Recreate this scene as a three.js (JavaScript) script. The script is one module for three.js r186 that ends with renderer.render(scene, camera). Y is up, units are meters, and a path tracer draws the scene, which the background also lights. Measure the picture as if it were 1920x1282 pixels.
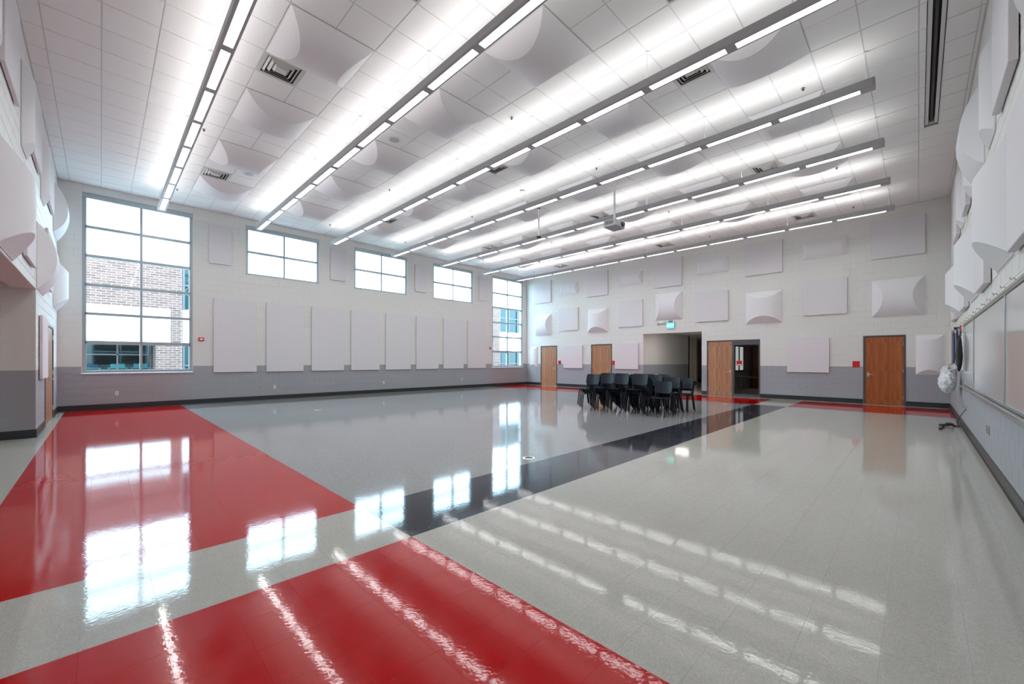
import * as THREE from 'three';
import { mergeGeometries } from 'three/addons/utils/BufferGeometryUtils.js';
import { RectAreaLightUniformsLib } from 'three/addons/lights/RectAreaLightUniformsLib.js';
import { RoundedBoxGeometry } from 'three/addons/geometries/RoundedBoxGeometry.js';
import { FontLoader } from 'three/addons/loaders/FontLoader.js';
import { TextGeometry } from 'three/addons/geometries/TextGeometry.js';

// ------------------------------------------------------------------ camera, sky, lights, exposure
RectAreaLightUniformsLib.init();
const scene = new THREE.Scene();
const renderer = new THREE.WebGLRenderer({ antialias: true });
renderer.toneMapping = THREE.LinearToneMapping;
renderer.toneMappingExposure = 1.37;
renderer.shadowMap.enabled = true;
renderer.shadowMap.type = THREE.PCFSoftShadowMap;

const FPX = 766.46, EYE = 1.409, YAW = 0.0027, ROLL = 0.0014, CY = 675.58;
const camera = new THREE.PerspectiveCamera(2 * Math.atan(641 / FPX) * 180 / Math.PI, 1920 / 1282, 0.05, 200);
camera.setViewOffset(1920, 1282, 0, 641 - CY, 1920, 1282);
camera.position.set(0, EYE, 0);
camera.rotation.order = 'YXZ';
camera.rotation.set(0, -(Math.PI / 4 + YAW), ROLL);
scene.add(camera);

scene.background = new THREE.Color().setRGB(0.6, 0.83, 1.0);   // bright even overcast sky
scene.backgroundIntensity = 9.0;

const LIGHT_X = [0, 1, 2, 3, 4, 5, 6].map((k) => 1.219 + 2.4384 * k);
const LIGHT_Z0 = -0.49, LIGHT_Z1 = -15.45, LENS_Y = 5.69;
const UP_POWER = 1.9, DOWN_POWER = 9.8;
const LAMP_COLOR = new THREE.Color().setRGB(0.955, 0.985, 1.0);
for (const x of LIGHT_X) {
  const zc = (-0.66 - 15.317) / 2, len = 15.317 - 0.66;
  const down = new THREE.RectAreaLight(LAMP_COLOR, DOWN_POWER, 0.104, len);
  down.rotation.x = -Math.PI / 2; down.position.set(x, LENS_Y + 0.012, zc); scene.add(down);
  const up = new THREE.RectAreaLight(LAMP_COLOR, UP_POWER, 0.13, len);
  up.rotation.x = Math.PI / 2; up.position.set(x, LENS_Y + 0.146, zc); scene.add(up);
}

// ------------------------------------------------------------------ helpers
const XL = -0.833, XD = 17.78, ZW = -16.47, ZR = 0.67, H = 6.295;
let seed = 7;
const rnd = () => { seed = (seed * 1664525 + 1013904223) >>> 0; return seed / 4294967296; };
const used = new Map();
function numbered(n) { const k = used.get(n) || 0; used.set(n, k + 1); return k ? `${n}_${String(k).padStart(3, '0')}` : n; }
const ORD = ['first', 'second', 'third', 'fourth', 'fifth', 'sixth', 'seventh', 'eighth', 'ninth', 'tenth', 'eleventh', 'twelfth'];
function shade(o) { o.traverse((c) => { if (c.isMesh) { c.castShadow = true; c.receiveShadow = true; } }); return o; }
function tag(o, label, category, group, kind) {
  o.userData.label = label; o.userData.category = category;
  if (group) o.userData.group = group;
  o.userData.kind = kind || 'thing';
  return o;
}
function thing(name, label, category, group, pos = [0, 0, 0], turn = 0) {
  const g = new THREE.Group(); g.name = numbered(name); g.position.set(...pos); g.rotation.y = turn;
  scene.add(g); return tag(g, label, category, group);
}
function struct(name, label, category, pos = [0, 0, 0], turn = 0) {
  const g = new THREE.Group(); g.name = name; g.position.set(...pos); g.rotation.y = turn;
  scene.add(g); return tag(g, label, category, null, 'structure');
}
function part(name, geo, mat, parent, pos, rot) {
  const m = new THREE.Mesh(geo, mat); m.name = name; parent.add(m);
  if (pos) m.position.set(...pos); if (rot) m.rotation.set(...rot);
  m.castShadow = m.receiveShadow = true; return m;
}
const clean = (g) => { const q = g.index ? g.toNonIndexed() : g; for (const k of Object.keys(q.attributes)) if (!['position', 'normal', 'uv'].includes(k)) q.deleteAttribute(k); return q; };
const merge = (list) => mergeGeometries(list.map(clean), false);
function bx(x0, x1, y0, y1, z0, z1) {   // box by its limits, uv in metres
  const w = x1 - x0, h = y1 - y0, d = z1 - z0, g = new THREE.BoxGeometry(w, h, d), uv = g.attributes.uv, n = g.attributes.normal, p = g.attributes.position;
  for (let i = 0; i < uv.count; i++) {
    const X = p.getX(i), Y = p.getY(i), Z = p.getZ(i);
    if (Math.abs(n.getX(i)) > 0.5) uv.setXY(i, Z + z0, Y + y0); else if (Math.abs(n.getY(i)) > 0.5) uv.setXY(i, X + x0, Z + z0); else uv.setXY(i, X + x0, Y + y0);
  }
  return g.translate((x0 + x1) / 2, (y0 + y1) / 2, (z0 + z1) / 2);
}
function rbx(x0, x1, y0, y1, z0, z1, r = 0.006, s = 1) {
  const w = x1 - x0, h = y1 - y0, d = z1 - z0;
  return new RoundedBoxGeometry(w, h, d, s, Math.min(r, w / 2.1, h / 2.1, d / 2.1)).translate((x0 + x1) / 2, (y0 + y1) / 2, (z0 + z1) / 2);
}
function cyl(r0, r1, h, n, pos = [0, 0, 0], rot) { const g = new THREE.CylinderGeometry(r0, r1, h, n); if (rot) { g.rotateX(rot[0]); g.rotateY(rot[1]); g.rotateZ(rot[2]); } return g.translate(...pos); }
function tube(pts, r, seg = 12, rad = 8) { return new THREE.TubeGeometry(new THREE.CatmullRomCurve3(pts.map((p) => new THREE.Vector3(...p)), false, 'catmullrom', 0.3), seg, r, rad, false); }
// one laid piece (block, tile, brick): face at z = d, chamfered rim, sides back to z = 0; uv in metres
function pieceGeo(w, h, d, c, ox = 0, oy = 0) {
  const P = [], N = [], U = [];
  const quad = (a, b, e, f) => {
    const A = new THREE.Vector3(...a), n = new THREE.Vector3(...b).sub(A).cross(new THREE.Vector3(...f).sub(A)).normalize();
    for (const v of [a, b, e, a, e, f]) { P.push(...v); N.push(n.x, n.y, n.z); U.push(v[0] + ox, v[1] + oy + (d - v[2])); }
  };
  const x = w / 2, y = h / 2, X = x - c, Y = y - c, z = d - c;
  quad([-X, -Y, d], [X, -Y, d], [X, Y, d], [-X, Y, d]);
  quad([-x, -y, z], [x, -y, z], [X, -Y, d], [-X, -Y, d]); quad([x, -y, z], [x, y, z], [X, Y, d], [X, -Y, d]);
  quad([x, y, z], [-x, y, z], [-X, Y, d], [X, Y, d]); quad([-x, y, z], [-x, -y, z], [-X, -Y, d], [-X, Y, d]);
  quad([-x, -y, 0], [x, -y, 0], [x, -y, z], [-x, -y, z]); quad([x, -y, 0], [x, y, 0], [x, y, z], [x, -y, z]);
  quad([x, y, 0], [-x, y, 0], [-x, y, z], [x, y, z]); quad([-x, y, 0], [-x, -y, 0], [-x, -y, z], [-x, y, z]);
  const g = new THREE.BufferGeometry();
  g.setAttribute('position', new THREE.Float32BufferAttribute(P, 3)); g.setAttribute('normal', new THREE.Float32BufferAttribute(N, 3)); g.setAttribute('uv', new THREE.Float32BufferAttribute(U, 2));
  return g;
}
// photo pixels covered by a world point: only used to choose which pieces become parts of their own
const AF = Math.PI / 4 + YAW, FX = Math.sin(AF), FZ = -Math.cos(AF), RX = Math.cos(AF), RZ = Math.sin(AF);
function pix(x, y, z) { const f = x * FX + z * FZ; if (f < 0.3) return null; return [960 + FPX * (x * RX + z * RZ) / f, CY - FPX * (y - EYE) / f]; }
function areaInView(pts) {
  const q = pts.map((p) => pix(...p)); if (q.some((p) => !p)) return 0;
  const cx = q.reduce((s, p) => s + p[0], 0) / q.length, cy = q.reduce((s, p) => s + p[1], 0) / q.length;
  if (cx < -20 || cx > 1940 || cy < -20 || cy > 1300) return 0;
  let a = 0; for (let i = 0; i < q.length; i++) { const [x0, y0] = q[i], [x1, y1] = q[(i + 1) % q.length]; a += x0 * y1 - x1 * y0; }
  return Math.abs(a) / 2;
}

// ------------------------------------------------------------------ textures
function noiseGrid(n, cells, s0) {   // periodic value noise, 0..1
  let s = s0; const r = () => { s = (s * 1664525 + 1013904223) >>> 0; return s / 4294967296; };
  const g = new Float32Array(cells * cells).map(() => r()), out = new Float32Array(n * n), k = cells / n;
  for (let y = 0; y < n; y++) for (let x = 0; x < n; x++) {
    const fx = x * k, fy = y * k, ix = Math.floor(fx), iy = Math.floor(fy); let tx = fx - ix, ty = fy - iy; tx = tx * tx * (3 - 2 * tx); ty = ty * ty * (3 - 2 * ty);
    const a = g[iy % cells * cells + ix % cells], b = g[iy % cells * cells + (ix + 1) % cells], c = g[(iy + 1) % cells * cells + ix % cells], d = g[(iy + 1) % cells * cells + (ix + 1) % cells];
    out[y * n + x] = (a * (1 - tx) + b * tx) * (1 - ty) + (c * (1 - tx) + d * tx) * ty;
  }
  return out;
}
function dataTex(n, fn, size, srgb = true) {   // size: metres that one repeat covers
  const d = new Uint8Array(n * n * 4);
  for (let i = 0; i < n * n; i++) { const c = fn(i, i % n, Math.floor(i / n)); d[4 * i] = Math.max(0, Math.min(255, c[0])); d[4 * i + 1] = Math.max(0, Math.min(255, c[1])); d[4 * i + 2] = Math.max(0, Math.min(255, c[2])); d[4 * i + 3] = 255; }
  const t = new THREE.DataTexture(d, n, n); t.wrapS = t.wrapT = THREE.RepeatWrapping; t.magFilter = THREE.LinearFilter; t.minFilter = THREE.LinearMipmapLinearFilter; t.generateMipmaps = true;
  if (srgb) t.colorSpace = THREE.SRGBColorSpace; t.repeat.set(1 / size, 1 / size); t.needsUpdate = true; return t;
}
const nA = noiseGrid(512, 256, 11), nB = noiseGrid(512, 128, 23), nC = noiseGrid(512, 24, 37), nD = noiseGrid(512, 6, 53), nE = noiseGrid(512, 12, 71);
function speckTex(rgb, fine, mid, coarse) {
  return dataTex(512, (i) => { const v = (nA[i] - 0.5) * fine + (nB[i] - 0.5) * mid + (nC[i] - 0.5) * coarse; return [rgb[0] + v, rgb[1] + v, rgb[2] + v]; }, 0.61);
}
const floorBump = dataTex(512, (i) => { const v = 255 * (0.5 * nD[i] + 0.26 * nE[i] + 0.12 * nC[i] + 0.14 * nB[i] + 0.1 * nA[i]); return [v, v, v]; }, 1.83, false);
const grainBump = dataTex(512, (i) => { const v = 255 * (0.5 * nA[i] + 0.5 * nB[i]); return [v, v, v]; }, 0.6, false);
const weaveBump = dataTex(256, (i, x, y) => { const v = 127 + 60 * Math.sin(x * Math.PI / 4) * Math.sin(y * Math.PI / 4) + 60 * (nA[(y * 512 + x)] - 0.5); return [v, v, v]; }, 0.25, false);
function woodTex(dark, light, s0) {
  const g1 = noiseGrid(512, 64, s0), g2 = noiseGrid(512, 16, s0 + 5), g3 = noiseGrid(512, 256, s0 + 9);
  return dataTex(512, (i, x, y) => {
    const yy = Math.floor(y / 24), a = g1[yy % 512 * 512 + x], b = g2[(yy * 2) % 512 * 512 + x], c = g3[(yy % 512) * 512 + x];
    const t = 0.5 * b + 0.3 * a + 0.2 * c; return [0, 1, 2].map((k) => dark[k] + (light[k] - dark[k]) * t);
  }, 0.92);
}

// ------------------------------------------------------------------ materials
const std = (o) => new THREE.MeshStandardMaterial(o), phys = (o) => new THREE.MeshPhysicalMaterial(o);
const lin = (r, g, b) => new THREE.Color().setRGB(r, g, b);
const M = {
  cream: std({ color: lin(0.76, 0.755, 0.725), roughness: 0.55, bumpMap: grainBump, bumpScale: 0.0012 }),
  band: std({ color: lin(0.365, 0.38, 0.41), roughness: 0.5, bumpMap: grainBump, bumpScale: 0.0012 }),
  base: std({ color: lin(0.028, 0.032, 0.036), roughness: 0.35 }),
  tile: std({ color: lin(0.84, 0.84, 0.835), roughness: 0.95, bumpMap: grainBump, bumpScale: 0.0008 }),
  grid: std({ color: lin(0.62, 0.62, 0.62), roughness: 0.5 }),
  deck: std({ color: lin(0.3, 0.3, 0.3), roughness: 0.9 }),
  diffuser: std({ color: lin(0.80, 0.79, 0.805), roughness: 0.75 }),
  panel: std({ color: lin(0.75, 0.725, 0.745), roughness: 0.95, bumpMap: weaveBump, bumpScale: 0.0006 }),
  panelLow: std({ color: lin(0.77, 0.725, 0.755), roughness: 0.95, bumpMap: weaveBump, bumpScale: 0.0006 }),
  alu: std({ color: lin(0.42, 0.47, 0.50), roughness: 0.4, metalness: 0.35 }),
  sill: std({ color: lin(0.55, 0.55, 0.56), roughness: 0.4 }),
  glass: phys({ color: lin(0.93, 0.98, 0.98), roughness: 0.0, transmission: 1, thickness: 0, ior: 1.45, specularIntensity: 0.35 }),
  housing: std({ color: lin(0.42, 0.42, 0.43), roughness: 0.45, metalness: 0.2 }),
  lens: std({ color: lin(0.9, 0.9, 0.9), roughness: 0.5, emissive: lin(1, 0.965, 0.93), emissiveIntensity: 4 }),
  glowUp: std({ color: lin(0.9, 0.9, 0.9), roughness: 0.5, emissive: lin(1, 0.965, 0.93), emissiveIntensity: 4 }),
  cable: std({ color: lin(0.75, 0.75, 0.75), roughness: 0.4 }),
  white: std({ color: lin(0.78, 0.78, 0.77), roughness: 0.5 }),
  vent: std({ color: lin(0.62, 0.62, 0.60), roughness: 0.45, metalness: 0.2 }),
  black: std({ color: lin(0.012, 0.012, 0.014), roughness: 0.5 }),
  dark: std({ color: lin(0.05, 0.05, 0.055), roughness: 0.5 }),
  chrome: std({ color: lin(0.75, 0.74, 0.72), roughness: 0.2, metalness: 1 }),
  steel: std({ color: lin(0.6, 0.57, 0.5), roughness: 0.3, metalness: 0.9 }),
  red: std({ color: lin(0.62, 0.012, 0.012), roughness: 0.4 }),
  frame: std({ color: lin(0.085, 0.085, 0.095), roughness: 0.45 }),
  door: std({ map: woodTex([148, 104, 76], [202, 152, 116], 101), roughness: 0.35 }),
  doorOrange: std({ map: woodTex([138, 72, 34], [192, 112, 60], 101), roughness: 0.3 }),
  plasticChair: phys({ color: lin(0.007, 0.014, 0.025), roughness: 0.36, specularIntensity: 0.7 }),
  chairLeg: phys({ color: lin(0.008, 0.011, 0.018), roughness: 0.4, specularIntensity: 0.6 }),
  plate: std({ color: lin(0.5, 0.5, 0.5), roughness: 0.4, metalness: 0.3 }),
  exitGlow: std({ color: lin(0.1, 0.5, 0.45), emissive: lin(0.05, 0.62, 0.52), emissiveIntensity: 1.1, roughness: 0.4 }),
  exitText: std({ color: lin(0.75, 0.95, 0.9), emissive: lin(0.45, 0.95, 0.85), emissiveIntensity: 0.9, roughness: 0.4 }),
  board: phys({ color: lin(0.68, 0.68, 0.68), roughness: 0.08, ior: 1.42 }),
  boardFrame: std({ color: lin(0.5, 0.52, 0.53), roughness: 0.3, metalness: 0.7 }),
  tack: std({ color: lin(0.42, 0.40, 0.37), roughness: 0.8 }),
  corridor: std({ color: lin(0.62, 0.55, 0.52), roughness: 0.7 }),
  floorLight: phys({ map: speckTex([186, 184, 176], 30, 14, 4), roughness: 0.06, ior: 1.38, bumpMap: floorBump, bumpScale: 0.00055 }),
  floorMid: phys({ map: speckTex([150, 151, 153], 64, 24, 4), roughness: 0.06, ior: 1.38, bumpMap: floorBump, bumpScale: 0.00055 }),
  floorRed: phys({ map: dataTex(512, (i) => { const v = (nA[i] - 0.5) * 14 + (nC[i] - 0.5) * 8; return [186 + v, 2 + v * 0.2, 8 + v * 0.2]; }, 1.22), roughness: 0.06, ior: 1.38, bumpMap: floorBump, bumpScale: 0.00055 }),
  floorDark: phys({ map: speckTex([56, 57, 66], 16, 8, 4), roughness: 0.06, ior: 1.38, bumpMap: floorBump, bumpScale: 0.00055 }),
  grout: std({ color: lin(0.2, 0.19, 0.18), roughness: 0.8 }),
  brick: [[0.135, 0.076, 0.064], [0.112, 0.064, 0.054], [0.158, 0.092, 0.078]].map((c) => std({ color: lin(...c), roughness: 0.9, bumpMap: grainBump, bumpScale: 0.003 })),
  mortar: std({ color: lin(0.62, 0.59, 0.56), roughness: 0.95 }),
  fascia: std({ color: lin(0.82, 0.83, 0.84), roughness: 0.5 }),
  tealGlass: phys({ color: lin(0.022, 0.06, 0.068), roughness: 0.05, ior: 1.35 }),
  storeGlass: phys({ color: lin(0.45, 0.72, 0.74), roughness: 0, transmission: 1, thickness: 0, ior: 1.5 }),
  ground: std({ color: lin(0.35, 0.34, 0.32), roughness: 0.95 }),
  bag: phys({ color: lin(0.86, 0.87, 0.9), roughness: 0.45, transmission: 0.25, thickness: 0 }),
  paper: std({ color: lin(0.62, 0.55, 0.53), roughness: 0.8 }),
  paperWhite: std({ color: lin(0.72, 0.72, 0.74), roughness: 0.8 }),
  blueCloth: std({ color: lin(0.03, 0.06, 0.16), roughness: 0.8 }),
};

// ------------------------------------------------------------------ walls of concrete block
// wall frames: local x along the wall, y up, z into the room
const WALL = {
  north: { pos: [0, 0, ZW], turn: 0, toWorld: (u, y, z = 0) => [u, y, ZW + z], u0: XL - 0.3, u1: XD + 0.3 },
  east: { pos: [XD, 0, 0], turn: -Math.PI / 2, toWorld: (u, y, z = 0) => [XD - z, y, u], u0: ZW, u1: ZR },
  west: { pos: [XL, 0, 0], turn: Math.PI / 2, toWorld: (u, y, z = 0) => [XL + z, y, -u], u0: -ZR, u1: -ZW },
  south: { pos: [0, 0, ZR], turn: Math.PI, toWorld: (u, y, z = 0) => [-u, y, ZR - z], u0: -XD - 0.3, u1: -XL + 0.3 },
};
const CO = 0.20306, BL = 0.4064, JOINT = 0.0095, SK = 0.004;
function subtract(rects, o) {
  const out = [];
  for (const [a, b, c, d] of rects) {
    if (o[0] >= b || o[1] <= a || o[2] >= d || o[3] <= c) { out.push([a, b, c, d]); continue; }
    if (o[0] > a) out.push([a, o[0], c, d]); if (o[1] < b) out.push([o[1], b, c, d]);
    const x0 = Math.max(a, o[0]), x1 = Math.min(b, o[1]);
    if (o[2] > c) out.push([x0, x1, c, o[2]]); if (o[3] < d) out.push([x0, x1, o[3], d]);
  }
  return out;
}
const blockGeos = new Map();
function blockGeo(w, h, v) {
  const k = `${Math.round(w * 500)}_${Math.round(h * 500)}_${v}`;
  if (!blockGeos.has(k)) blockGeos.set(k, pieceGeo(w, h, 0.024, 0.0025, v * 0.37, v * 0.23));
  return blockGeos.get(k);
}
const covers = { north: [], east: [], west: [], south: [] };   // what hangs on each wall, so that hidden blocks are not picked as parts
function blockWall(side, openings, label, thick = 0.3) {
  const f = WALL[side], g = struct('wall_' + side, label, 'wall', f.pos, f.turn);
  const us = [...new Set([f.u0, f.u1, ...openings.flatMap((o) => [o[0], o[1]])])].sort((a, b) => a - b), cells = [];
  for (let i = 0; i + 1 < us.length; i++) {
    let col = [[us[i], us[i + 1], -0.05, H + 0.3]];
    for (const o of openings) col = subtract(col, o);
    cells.push(...col.filter((c) => c[1] - c[0] > 1e-4 && c[3] - c[2] > 1e-4));
  }
  part('mortar_core', merge(cells.filter((c) => c[3] > 1.2186).map(([a, b, c, d]) => bx(a, b, Math.max(c, 1.2184), d, -thick, -SK))), M.cream, g);
  part('mortar_core', merge(cells.filter((c) => c[2] < 1.218).map(([a, b, c, d]) => bx(a, b, c, Math.min(d, 1.2184), -thick, -SK))), M.band, g);
  const list = [];
  for (let i = 0; i < 31; i++) {
    const y0 = i * CO, y1 = y0 + CO, off = i % 2 ? BL / 2 : 0;
    for (let u = f.u0 - BL + off; u < f.u1; u += BL) {
      let rs = [[Math.max(u, f.u0), Math.min(u + BL, f.u1), y0, Math.min(y1, H + 0.002)]];
      if (rs[0][1] - rs[0][0] < 0.03) continue;
      for (const o of openings) rs = subtract(rs, o);
      for (const [a, b, c, d] of rs) {
        const w = b - a - JOINT, h = d - c - JOINT; if (w < 0.02 || h < 0.02) continue;
        const cu = (a + b) / 2, cy = (c + d) / 2;
        const hid = covers[side].some((q) => cu > q[0] && cu < q[1] && cy > q[2] && cy < q[3]);
        const t = f.toWorld; const area = hid ? 0 : areaInView([t(a, c), t(b, c), t(b, d), t(a, d)]);
        list.push({ w, h, cu, cy, area, low: cy < 1.219, v: Math.floor(rnd() * 3) });
      }
    }
  }
  list.sort((p, q) => q.area - p.area);
  const rest = { true: [], false: [] };
  list.forEach((b, k) => {
    const geo = blockGeo(b.w, b.h, b.v);
    if (k < 300 && b.area > 6) part('block', geo, b.low ? M.band : M.cream, g, [b.cu, b.cy, -0.024]);
    else rest[b.low].push(geo.clone().translate(b.cu, b.cy, -0.024));
  });
  const geos = ['false', 'true'].filter((k) => rest[k].length).map((k) => ({ k, g: merge(rest[k]) }));
  const m = part('block_field', mergeGeometries(geos.map((q) => q.g), true), geos.map((q) => (q.k === 'true' ? M.band : M.cream)), g);
  m.userData.kind = 'stuff';
  return g;
}
// what hangs on the walls: [u0, u1, y0, y1] in wall coordinates ---------------------------------
const WIN = [[-0.384, 2.08, 1.0153, 6.092], [3.51, 5.97, 4.36, 6.08], [7.34, 9.81, 4.36, 6.08], [11.2, 13.67, 4.36, 6.08], [15.03, 17.47, 1.0153, 6.06]];
const DOORS_E = [[-15.36, -14.17], [-11.94, -10.73], [-6.245, -4.30], [-1.30, -0.285]];
const HALL = [-9.08, -6.455, 0, 2.64];
const DOOR_W = [13.0, 15.06], ALCOVE = [3.0, 11.35, -0.05, 2.69];
const eastFlat = [
  [-15.80, -14.58, 4.68, 5.90], [-12.16, -10.94, 4.68, 5.90], [-8.49, -7.27, 4.69, 5.91], [-4.81, -3.57, 4.70, 5.91], [-1.10, 0.14, 4.71, 5.93],
  [-13.98, -12.74, 3.02, 4.23], [-10.31, -9.09, 3.02, 4.25], [-6.645, -5.425, 3.03, 4.24], [-2.94, -1.71, 3.02, 4.23],
  [-13.69, -12.46, 1.00, 2.22], [-10.54, -9.31, 1.00, 2.21], [-3.42, -2.19, 1.00, 2.21]];
const eastBarrel = [   // u0, u1, y0, y1, axis
  [-13.96, -12.75, 4.985, 5.60, 'h'], [-10.32, -9.09, 4.99, 5.60, 'h'], [-6.645, -5.415, 5.0, 5.61, 'h'], [-2.95, -1.71, 5.0, 5.62, 'h'],
  [-15.79, -14.56, 2.82, 4.04, 'h'], [-12.15, -10.94, 2.83, 4.04, 'v'], [-8.49, -7.26, 3.21, 4.43, 'h'], [-4.79, -3.57, 2.83, 4.05, 'v'], [-1.09, 0.145, 2.83, 4.03, 'h'],
  [-16.18, -15.57, 1.03, 2.22, 'v'], [-0.065, 0.545, 0.99, 2.21, 'v']];
const northTall = [2.607, 4.145, 5.671, 7.205, 8.733, 10.252, 11.775, 13.29].map((u) => [u, u + 1.235, 1.0, 3.45]);
const northSmall = [2.487, 6.37, 10.19, 14.05].map((u) => [u, u + 0.61, 4.59, 5.84]);
const westFlat = [[7.45, 8.67, 4.84, 6.06], [10.42, 11.6, 4.84, 6.06], [13.3, 14.45, 4.80, 6.02], [9.5, 10.68, 2.97, 4.19], [12.9, 14.15, 2.95, 4.17], [11.8, 12.93, 1.04, 2.26]];
const westBarrel = [[9.3, 9.93, 4.55, 5.8, 'v'], [12.06, 12.7, 4.54, 5.78, 'v'], [14.97, 16.2, 4.54, 5.78, 'h'], [7.3, 8.54, 2.72, 3.97, 'v'], [11.37, 12.57, 2.70, 3.93, 'h'], [14.92, 16.18, 2.70, 3.92, 'v'], [6.3, 6.92, 4.55, 5.8, 'v']];
const southFlat = [[-7.24, -6.03, 4.23, 5.45], [-11.9, -11.0, 4.23, 5.45], [-14.75, -13.55, 4.25, 5.47], [-6.1, -4.9, 2.44, 3.66], [-9.27, -8.08, 2.42, 3.64], [-12.55, -11.35, 2.42, 3.64], [-15.6, -14.4, 2.42, 3.64]];
const southBarrel = [[-8.36, -7.7, 4.23, 5.47, 'v'], [-10.1, -8.87, 4.23, 5.45, 'h'], [-10.92, -10.3, 4.3, 5.5, 'v'], [-13.1, -12.45, 4.23, 5.45, 'v'], [-5.6, -5.0, 4.3, 5.5, 'v'], [-7.54, -6.33, 2.46, 3.7, 'v'], [-10.95, -9.75, 2.44, 3.66, 'v'], [-14.1, -12.9, 2.42, 3.64, 'v']];
covers.north.push(...northTall, ...northSmall);
covers.east.push(...eastFlat, ...eastBarrel);
covers.west.push(...westFlat, ...westBarrel);
covers.south.push(...southFlat, ...southBarrel, [-12.45, 4, 0.93, 2.12]);

blockWall('north', WIN, 'painted block wall with five windows and tall white panels');
blockWall('east', [...DOORS_E.map(([a, b]) => [a, b, -0.06, 2.235]), HALL.slice(0, 2).concat([-0.06, HALL[3]])], 'painted block wall with wooden doors and the hall opening');
blockWall('west', [[DOOR_W[0], DOOR_W[1], -0.06, 2.2], ALCOVE.slice(0, 2).concat([-0.06, ALCOVE[3]])], 'painted block wall with the alcove opening and double door');
blockWall('south', [], 'painted block wall carrying the long whiteboard');

// baseboards
function baseboard(side, runs) {
  const f = WALL[side], g = struct('baseboard_' + side, 'dark rubber baseboard along the ' + { north: 'window wall', east: 'wall of wooden doors', west: 'alcove wall', south: 'whiteboard wall' }[side], 'baseboard', f.pos, f.turn);
  for (const [a, b] of runs) part('base_strip', merge([rbx(a, b, 0, 0.15, 0, 0.012, 0.004), rbx(a, b, 0, 0.012, 0.01, 0.024, 0.004)]), M.base, g);
}
baseboard('north', [[XL, XD]]);
baseboard('east', [[ZW, -15.36], [-14.17, -11.94], [-10.73, -9.08], [-6.455, -6.245], [-4.3, -1.3], [-0.285, ZR]]);
baseboard('west', [[11.35, 13.0], [15.06, -ZW], [-ZR, 3.0]]);
baseboard('south', [[-XD, -XL]]);

// ------------------------------------------------------------------ floor
const T = 0.3048, XS = 1.752, XR0 = XS - 8 * T, ZB2 = -2.872, ZB1 = ZB2 - 3 * T, XE0 = XS + 43 * T, XE1 = XE0 + 8 * T;
{
  const g = struct('floor', 'glossy tile floor in red, pale grey, mid grey and charcoal fields', 'floor');
  part('slab', bx(XL - 0.3, XD + 0.3, -0.3, -0.003, ZW - 0.3, ZR + 0.3), M.grout, g);
  const colorAt = (x, z) => {
    const inBand = z > ZB1 && z < ZB2, red = (x > XR0 && x < XS) || (x > XE0 && x < XE1);
    if (red) return inBand ? 'floorLight' : 'floorRed';
    if (x > XS && x < XE0) return inBand ? 'floorDark' : z < ZB1 ? 'floorMid' : 'floorLight';
    return 'floorLight';
  };
  const geos = [0, 1, 2, 3, 4, 5, 6, 7].map((v) => pieceGeo(T - 0.0005, T - 0.0005, 0.003, 0.0002, v * 0.53, v * 0.81).rotateX(-Math.PI / 2));
  const list = [];
  for (let i = -10; i < 54; i++) for (let j = -46; j < 13; j++) {
    const x0 = Math.max(XS + i * T, XL - 0.02), x1 = Math.min(XS + (i + 1) * T, XD + 0.02), z0 = Math.max(ZB2 + j * T, ZW - 0.02), z1 = Math.min(ZB2 + (j + 1) * T, ZR + 0.02);
    if (x1 - x0 < 0.02 || z1 - z0 < 0.02) continue;
    const cx = (x0 + x1) / 2, cz = (z0 + z1) / 2, full = x1 - x0 > T - 0.002 && z1 - z0 > T - 0.002;
    list.push({ cx, cz, w: x1 - x0, d: z1 - z0, full, m: colorAt(cx, cz), v: Math.floor(rnd() * 8), area: areaInView([[x0, 0, z0], [x1, 0, z0], [x1, 0, z1], [x0, 0, z1]]) });
  }
  list.sort((a, b) => b.area - a.area);
  const rest = {};
  list.forEach((t, k) => {
    const geo = t.full ? geos[t.v] : pieceGeo(t.w - 0.0005, t.d - 0.0005, 0.003, 0.0002, t.v * 0.53, t.v * 0.81).rotateX(-Math.PI / 2);
    if (k < 300) part('floor_tile', geo, M[t.m], g, [t.cx, -0.003, t.cz]);
    else (rest[t.m] ||= []).push(geo.clone().translate(t.cx, -0.003, t.cz));
  });
  const keys = Object.keys(rest), m = part('floor_tile_field', mergeGeometries(keys.map((k) => merge(rest[k])), true), keys.map((k) => M[k]), g);
  m.userData.kind = 'stuff';
}

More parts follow.
